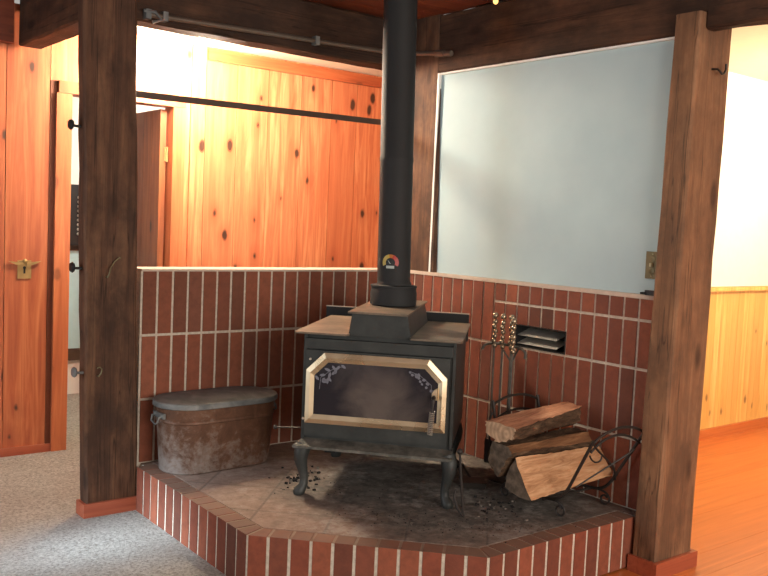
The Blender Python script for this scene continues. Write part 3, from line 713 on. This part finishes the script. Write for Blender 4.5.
rod('top_arc', 'wrought', rk, bez((-.355, -1.706, .338), (-.27, -1.714, .40), (-.11, -1.714, .40), (-.03, ty, tz)), .0058, rb)
rod('lower_arc', 'wrought', rk, bez((-.352, -1.695, .30), (-.26, -1.70, .375), (-.13, -1.70, .365), (-.036, -1.695, .30)), .0052, rb)
rod('brace', 'wrought', rk, bez((-.355, -1.705, .338), (-.26, -1.68, .26), (-.12, -1.65, .22), (-.055, -1.60, .125)), .0046, rb)
rod('curl', 'wrought', rk, bez((-.35, -1.69, .285), (-.31, -1.68, .235), (-.27, -1.69, .25), (-.275, -1.69, .275)), .0036, rb)
rod('curl', 'wrought', rk, bez((-.31, -1.60, .13), (-.2, -1.63, .19), (-.15, -1.66, .22), (-.06, -1.69, .275)), .0036, rb)
rod('back_arc', 'wrought', rk, bez((-.345, -1.15, .385), (-.27, -1.145, .43), (-.13, -1.145, .43), (-.055, -1.15, .385)), .0056, rb)
rod('back_lower_arc', 'wrought', rk, bez((-.345, -1.165, .32), (-.27, -1.16, .37), (-.13, -1.16, .37), (-.055, -1.165, .32)), .0050, rb)
rod('brace', 'wrought', rk, bez((-.345, -1.155, .36), (-.40, -1.14, .30), (-.38, -1.2, .14), (-.345, -1.24, .10)), .0046, rb)

def log(label, L, R, xl, xr, kinds, mats, name='firewood_log', n=22, jit=.0035):
    """kinds: per polygon edge, 0 split face / 1 bark"""
    def dens(poly):
        out, kk = [], []
        for i, p in enumerate(poly):
            q = poly[(i+1) % len(poly)]; a = 5
            for k in range(a):
                f = k/a; bul = 0
                out.append((p[0]+(q[0]-p[0])*f, p[1]+(q[1]-p[1])*f)); kk.append(kinds[i])
        return out, kk
    a, kk = dens(L); b, _ = dens(R)
    seeds = [random.uniform(0, 6) for _ in a]
    c = (sum(p[0] for p in a)/len(a)*.5+sum(p[0] for p in b)/len(b)*.5, sum(p[1] for p in a)/len(a)*.5+sum(p[1] for p in b)/len(b)*.5)
    base = ((xl+xr)/2, c[0], c[1]); m = MB(); rings = []
    for i in range(n+1):
        f = i/n; ring = []
        for k, (p, q) in enumerate(zip(a, b)):
            j = jit*(1.6 if kk[k] else 1)
            y = p[0]+(q[0]-p[0])*f+j*math.sin(seeds[k]+f*9)*.6+random.uniform(-j, j)*.5
            z = p[1]+(q[1]-p[1])*f+j*math.cos(seeds[k]*1.7+f*7)*.6+random.uniform(-j, j)*.5
            xx = xl+(xr-xl)*f+(random.uniform(-.004, .004) if i in (0, n) else 0)
            ring.append((xx, y, z))
        rings.append(ring)
    m.loft(rings, side=kk, caps=2)
    o = m.build(name, mats, None, True, base=base); o.location = base
    return tag(o, label, 'firewood', 'split logs in the iron rack')
log('thick wedge of pale split firewood lowest in front of the rack',
    [(-1.411, .228), (-1.378, .165), (-1.366, .098), (-1.425, .072), (-1.507, .076)], [(-1.488, .241), (-1.45, .19), (-1.425, .125), (-1.49, .112), (-1.572, .134)], -.475, -.03, [0, 1, 1, 1, 0], ['split', 'bark', 'end2'])
log('brown bark covered log in the middle of the stack',
    [(-1.30, .277), (-1.38, .272), (-1.415, .249), (-1.376, .20), (-1.338, .13), (-1.285, .18)], [(-1.38, .302), (-1.45, .298), (-1.472, .262), (-1.447, .205), (-1.39, .17), (-1.35, .22)], -.495, -.06, [1, 0, 1, 1, 1, 1], ['split3', 'bark', 'end2'])
log('half round pinkish log lying on top of the other logs',
    [(-1.279, .362), (-1.365, .368), (-1.458, .360), (-1.446, .325), (-1.405, .298), (-1.345, .288), (-1.295, .315)], [(-1.315, .407), (-1.36, .413), (-1.412, .402), (-1.42, .372), (-1.41, .335), (-1.37, .318), (-1.33, .35)], -.525, -.075, [0, 0, 1, 1, 1, 1, 1], ['split2', 'bark', 'end'])

# ------------------------------------------------------------------ fireplace tools
tb = (-.15, -1.06, 0)
ts = thing('tool_stand', 'iron fireplace tool stand by the brick wall behind the log rack', 'tool stand', tb)
m = MB(); m.tube([(-.15, -1.06, .02), (-.15, -1.06, .64)], .0058, 8); m.sphere((-.15, -1.06, .645), .01); m.build('pole', 'wrought', ts, True, base=tb)
m = MB(); m.lathe([(.075, 0), (.078, .006), (.06, .014), (.015, .02), (.008, .04)], tb, 24); m.build('stand_base', 'wrought', ts, True, base=tb)
m = MB(); m.tube(bez((-.195, -.915, .590), (-.185, -.905, .635), (-.180, -.99, .640), (-.150, -1.06, .615), (-.180, -1.13, .640), (-.185, -1.195, .63), (-.195, -1.18, .585), n=22), .0065, 8)
m.build('hanger_bar', 'dusty', ts, True, base=tb)
for s in (-1, 1):
    m = MB(); m.tube([(-.15, -1.06, .545), (-.168, -1.06+s*.055, .618)], .0042, 8); m.build('hanger_brace', 'dusty', ts, True, base=tb)
def tool(name, label, y, x, z0, head):
    r = thing(name, label, 'fireplace tool', (x, y, .16), 0, 'fireplace tools hanging on the stand'); b = (x, y, .16)
    m = MB(); m.tube([(x, y, .17), (x, y, .64)], .0045, 8); m.build('shaft', 'dusty', r, True, base=b)
    m = MB()
    for k in range(6): m.sphere((x+.003*math.cos(k*2.1), y+.003*math.sin(k*2.1), z0+.022*k), .0118, sc_=(1, 1, 1.1), u=10, v=6)
    m.sphere((x, y, z0+.138), .0145, u=12, v=8); m.build('twisted_handle', 'old_brass' if False else 'tool_brass', r, True, base=b)
    m = MB(); head(m, x, y); m.build(name.split('_')[-1]+'_head', 'wrought', r, True, base=b)
M_['tool_brass'] = plain('dark_brass_beads', srgb(176, 158, 132), .25, .75, .2)
def h_poker(m, x, y): m.tube([(x, y, .18), (x, y, .10), (x, y, .075)], [.0045, .004, .001], 8); m.tube([(x, y, .12), (x-.02, y+.01, .115), (x-.026, y+.014, .13)], [.004, .003, .001], 8)
def h_shovel(m, x, y):
    m.hexa([(x-.006, y-.022, .07), (x+.004, y-.022, .07), (x+.004, y+.022, .07), (x-.006, y+.022, .07), (x-.006, y-.024, .18), (x, y-.024, .18), (x, y+.024, .18), (x-.006, y+.024, .18)])
def h_brush(m, x, y): m.lathe([(.006, .18), (.014, .17), (.017, .14), (.021, .06), (.018, .055)], (x, y, 0), 14)
def h_tongs(m, x, y):
    for s in (-1, 1): m.tube([(x, y, .19), (x, y+s*.02, .15), (x, y+s*.014, .09), (x, y+s*.003, .07)], .004, 8)
tool('fire_shovel', 'fireplace shovel with beaded handle, hanging farthest left on the stand', -.995, -.200, .622, h_shovel)
tool('fire_brush', 'hearth brush with beaded handle, hanging beside the stand pole', -1.045, -.200, .622, h_brush)
tool('fire_tongs', 'fire tongs with beaded handle, third along the tool stand', -1.097, -.198, .622, h_tongs)
tool('fire_poker', 'poker with beaded handle, hanging nearest the vent slot', -1.125, -.216, .610, h_poker)
# loose ash rake leaning by the stove leg
r0 = S2W(.375, -.09, 0)
rk2 = thing('ash_rake', 'short black ash rake leaning against the right front stove leg', 'fireplace tool', r0)
m = MB(); m.tube([S2W(.385, -.10, .004), S2W(.372, -.06, .09), S2W(.36, -.02, .17), S2W(.352, .0, .235)], [.005, .006, .005, .005], 8); m.build('shaft', 'wrought', rk2, True, base=r0)
m = MB(); m.tube([S2W(.385, -.10, .004), S2W(.36, -.085, .03), S2W(.342, -.07, .07), S2W(.347, -.06, .10)], [.006, .008, .006, .003], 8); m.build('rake_head', 'wrought', rk2, True, base=r0)
m = MB(); m.sphere(S2W(.352, .0, .240), .013); m.build('knob', 'wrought', rk2, True, base=r0)
# ash pan shovel lying behind
r1 = (-.36, -1.02, 0)
sh = thing('ash_shovel', 'small dark ash shovel lying on the hearth between stove and logs', 'fireplace tool', r1)
m = MB(); T = lambda x, y, z: (x+.03, y+.13, z)
m.hexa([T(-.46, -1.20, .004), T(-.38, -1.26, .004), T(-.33, -1.19, .004), T(-.41, -1.13, .004), T(-.47, -1.20, .03), T(-.38, -1.268, .03), T(-.322, -1.188, .03), T(-.412, -1.12, .03)]); m.bevel(.006); m.build('shovel_pan', 'wrought', sh, base=r1)
m = MB(); m.tube([T(-.37, -1.155, .026), T(-.33, -1.06, .06), T(-.30, -.98, .03)], .006, 8); m.build('shovel_handle', 'wrought', sh, True, base=r1)

# ------------------------------------------------------------------ ash and crumbs on the slabs
random.seed(11); m = MB()
def chip(x, y, s, mi):
    a = random.uniform(0, PI); ca_, sa_ = math.cos(a), math.sin(a); q = []
    for zz in (.0005, s*random.uniform(.25, .6)):
        for px_, py_ in ((-1, -.5), (1, -.6), (.8, .5), (-.9, .6)):
            px_ *= s*(.5 if zz < .001 else .38); py_ *= s*(.5 if zz < .001 else .38); q.append((x+px_*ca_-py_*sa_, y+px_*sa_+py_*ca_, zz))
    m.hexa(q, mi)
def blob(n, c, sx, sy, smin, smax, dark):
    for _ in range(n):
        a, b = random.gauss(0, sx), random.gauss(0, sy); p = S2W(c[0]+a, c[1]+b, 0)
        if p[0] > -.11 or p[1] > -.03 or p[1] < -1.70: continue
        if any(abs(c[0]+a-fx) < .06 and abs(c[1]+b-fy) < .06 for fx in (-.305, .298, -.284, .277) for fy in (0, .62)) or (p[0] > -.42 and (abs(p[1]+1.55) < .06 or abs(p[1]+1.25) < .06)): continue
        if math.hypot(p[0]+.37, p[1]+1.06) < .15: continue
        if (p[0]+p[1]) < -2.50 or p[0] < -1.45: continue
        chip(p[0], p[1], random.uniform(smin, smax), 1 if random.random() < dark else 0)
blob(110, (.33, -.22), .14, .05, .002, .007, .6); blob(80, (.1, -.20), .16, .05, .002, .007, .65); blob(60, (-.12, .14), .16, .10, .003, .009, .7); blob(90, (.58, -.16), .10, .05, .002, .007, .5)
blob(70, (-.36, .20), .05, .10, .006, .020, .75); blob(70, (.50, .12), .06, .09, .006, .018, .8)
tag(m.build('ash_crumbs', ['ash', 'char']), 'ash, charcoal and bark crumbs strewn over the hearth slabs', 'ash', kind='stuff')

# ------------------------------------------------------------------ fittings
# metal bar across the hall opening
m = MB(); m.hexa([(-1.60, .060, 1.679), (1.39, .060, 1.722), (1.39, .072, 1.722), (-1.60, .072, 1.679), (-1.60, .060, 1.709), (1.39, .060, 1.750), (1.39, .072, 1.750), (-1.60, .072, 1.709)]); m.bevel(.003); tag(m.build('hanging_bar', 'bar_steel'), 'long dark flat bar across the hall opening above the brick wall', 'bar')
# conduit along the beam
cn = thing('conduit_pipe', 'thin pale pipe clipped along the beam above the hall opening', 'pipe', (-.8, -.02, 2.05)); b = (-.8, -.02, 2.05)
m = MB(); m.tube([(-1.50, -.024, 2.037), (-.16, -.024, 2.078)]+bez((-.10, -.024, 2.08), (-.03, -.024, 2.082), (-.026, -.09, 2.08), n=6)+[(-.024, -.33, 2.052)], .0125, 12); m.build('pipe_run', 'conduit', cn, True, base=b)
m = MB(); m.tube([(-.024, -.29, 2.056), (-.024, -.36, 2.048)], .018, 12); m.tube([(-.024, -.35, 2.05), (-.024, -.41, 2.043)], .015, 12); m.build('coupling', 'conduit', cn, True, base=b)
for x in (-1.50, -1.42, -.6):
    m = MB(); zz = 2.037+(x+1.5)*.0306; m.box((x-.012, -.04, zz-.02), (x+.012, -.001, zz+.022)); m.bevel(.004); m.build('pipe_clip', 'zinc', cn, base=b)
m = MB(); m.tube([(-1.52, -.03, 2.05), (-1.47, -.04, 2.05), (-1.44, -.04, 2.02), (-1.48, -.035, 2.005)], .008, 8); m.build('end_fitting', 'zinc', cn, True, base=b)
# switch plate on the blue wall
sw = thing('switch_plate', 'bronze coloured double toggle switch plate on the blue wall beside right post', 'light switch', (.016, -1.672, 1.036)); b = (.016, -1.672, 1.036)
m = MB(); m.box((.010, -1.722, .979), (.016, -1.636, 1.092)); m.bevel(.003, 2); m.build('plate', 'bronze', sw, base=b)
for yy, zz in ((-1.668, 1.06), (-1.668, 1.012)):
    m = MB(); m.lathe([(.014, 0), (.014, .002), (.011, .003)], (0, 0, 0), 16)
    for v in m.bm.verts: q = v.co.copy(); v.co = Vector((.010-q.z, yy+q.x, zz+q.y))
    m.build('rosette', 'bronze', sw, True, base=b)
m = MB(); m.box((-.004, -1.673, 1.03), (.011, -1.663, 1.044)); m.bevel(.003); m.build('toggle', 'toggle', sw, base=b)
for zz in (.99, 1.08):
    m = MB(); m.sphere((.010, -1.668, zz), .0035); m.build('screw', 'toggle', sw, True, base=b)
# black latch on the ledge
m = MB(); m.box((-.012, -1.712, .9112), (.012, -1.655, .932)); m.bevel(.004, 2); m.tube([(-.012, -1.66, .92), (-.02, -1.64, .918)], .005, 8); tag(m.build('ledge_clip', 'black'), 'small black clip lying on the brick ledge beside right post', 'clip')
# brass latch on the left pine boards
lt = thing('brass_latch', 'brass latch plate with two pointed wings on the left pine boards', 'latch', (-1.663, PY, .83)); b = (-1.663, PY, .83)
m = MB(); m.box((-1.699, PY-.005, .772), (-1.627, PY, .872)); m.bevel(.002); m.build('plate', 'old_brass', lt, base=b)
for s in (-1, 1):
    m = MB(); m.prism([(-1.663, .872), (-1.663+s*.03, .862), (-1.663+s*.088, .868), (-1.663+s*.045, .848), (-1.663+s*.012, .845)], PY-.014, PY-.006, axis='y'); m.bevel(.002); m.build('wing', 'old_brass', lt, base=b)
m = MB(); m.sphere((-1.663, PY-.012, .868), .013); m.build('knob', 'old_brass', lt, True, base=b)
m = MB(); m.box((-1.668, PY-.0065, .80), (-1.658, PY-.004, .83)); m.sphere((-1.663, PY-.0055, .832), .008, sc_=(1, .2, 1)); m.build('keyhole', 'black', lt, base=b)
# beaded dark frame in the far room
fr = thing('wall_frame', 'dark frame with a column of small white beads seen through the doorway gap', 'wall frame', (-.86, 2.6, 1.1)); b = (-.86, 2.6, 1.1)
m = MB(); m.box((-1.02, 2.59, .90), (-.72, 2.64, 1.34)); m.bevel(.004); m.build('frame_board', 'black', fr, base=b)
for k in range(9):
    m = MB(); m.sphere((-.866, 2.585, .985+.033*k), .011); m.build('bead', 'white', fr, True, base=b)
# hall ceiling light
hl = thing('ceiling_light', 'round glass ceiling light in the hall above the doorway', 'ceiling light', (-.87, .70, 2.185)); b = (-.87, .70, 2.185)
m = MB(); m.lathe([(.03, -.155), (.05, -.150), (.062, -.135)], (-.87, .70, 2.185), 20) if False else m.lathe([(.07, -.012), (.075, -.004), (.075, 0)], (-.87, .70, 2.185), 24); m.build('lamp_base', 'white', hl, True, base=b)
m = MB(); m.sphere((-.87, .70, 2.15), .03); m.build('lamp_bulb', 'lamp', hl, True, base=b)
# amber bulb hanging from the ceiling
gb = (-.60, -1.29, 2.047)
sb = thing('pendant_bulb', 'small amber bulb hanging at the top edge in front of the beam', 'light bulb', gb)
m = MB(); m.sphere((gb[0], gb[1], gb[2]+.008), .011, sc_=(1, 1, 1.15)); m.build('glass_bulb', 'bulb', sb, True, base=gb)
m = MB(); m.tube([(gb[0], gb[1], gb[2]+.026), (gb[0], gb[1], gb[2]+.06)], .011, 10); m.tube([(gb[0], gb[1], gb[2]+.06), (gb[0], gb[1], CZ)], .003, 6); m.build('bulb_cord', 'black', sb, True, base=gb)
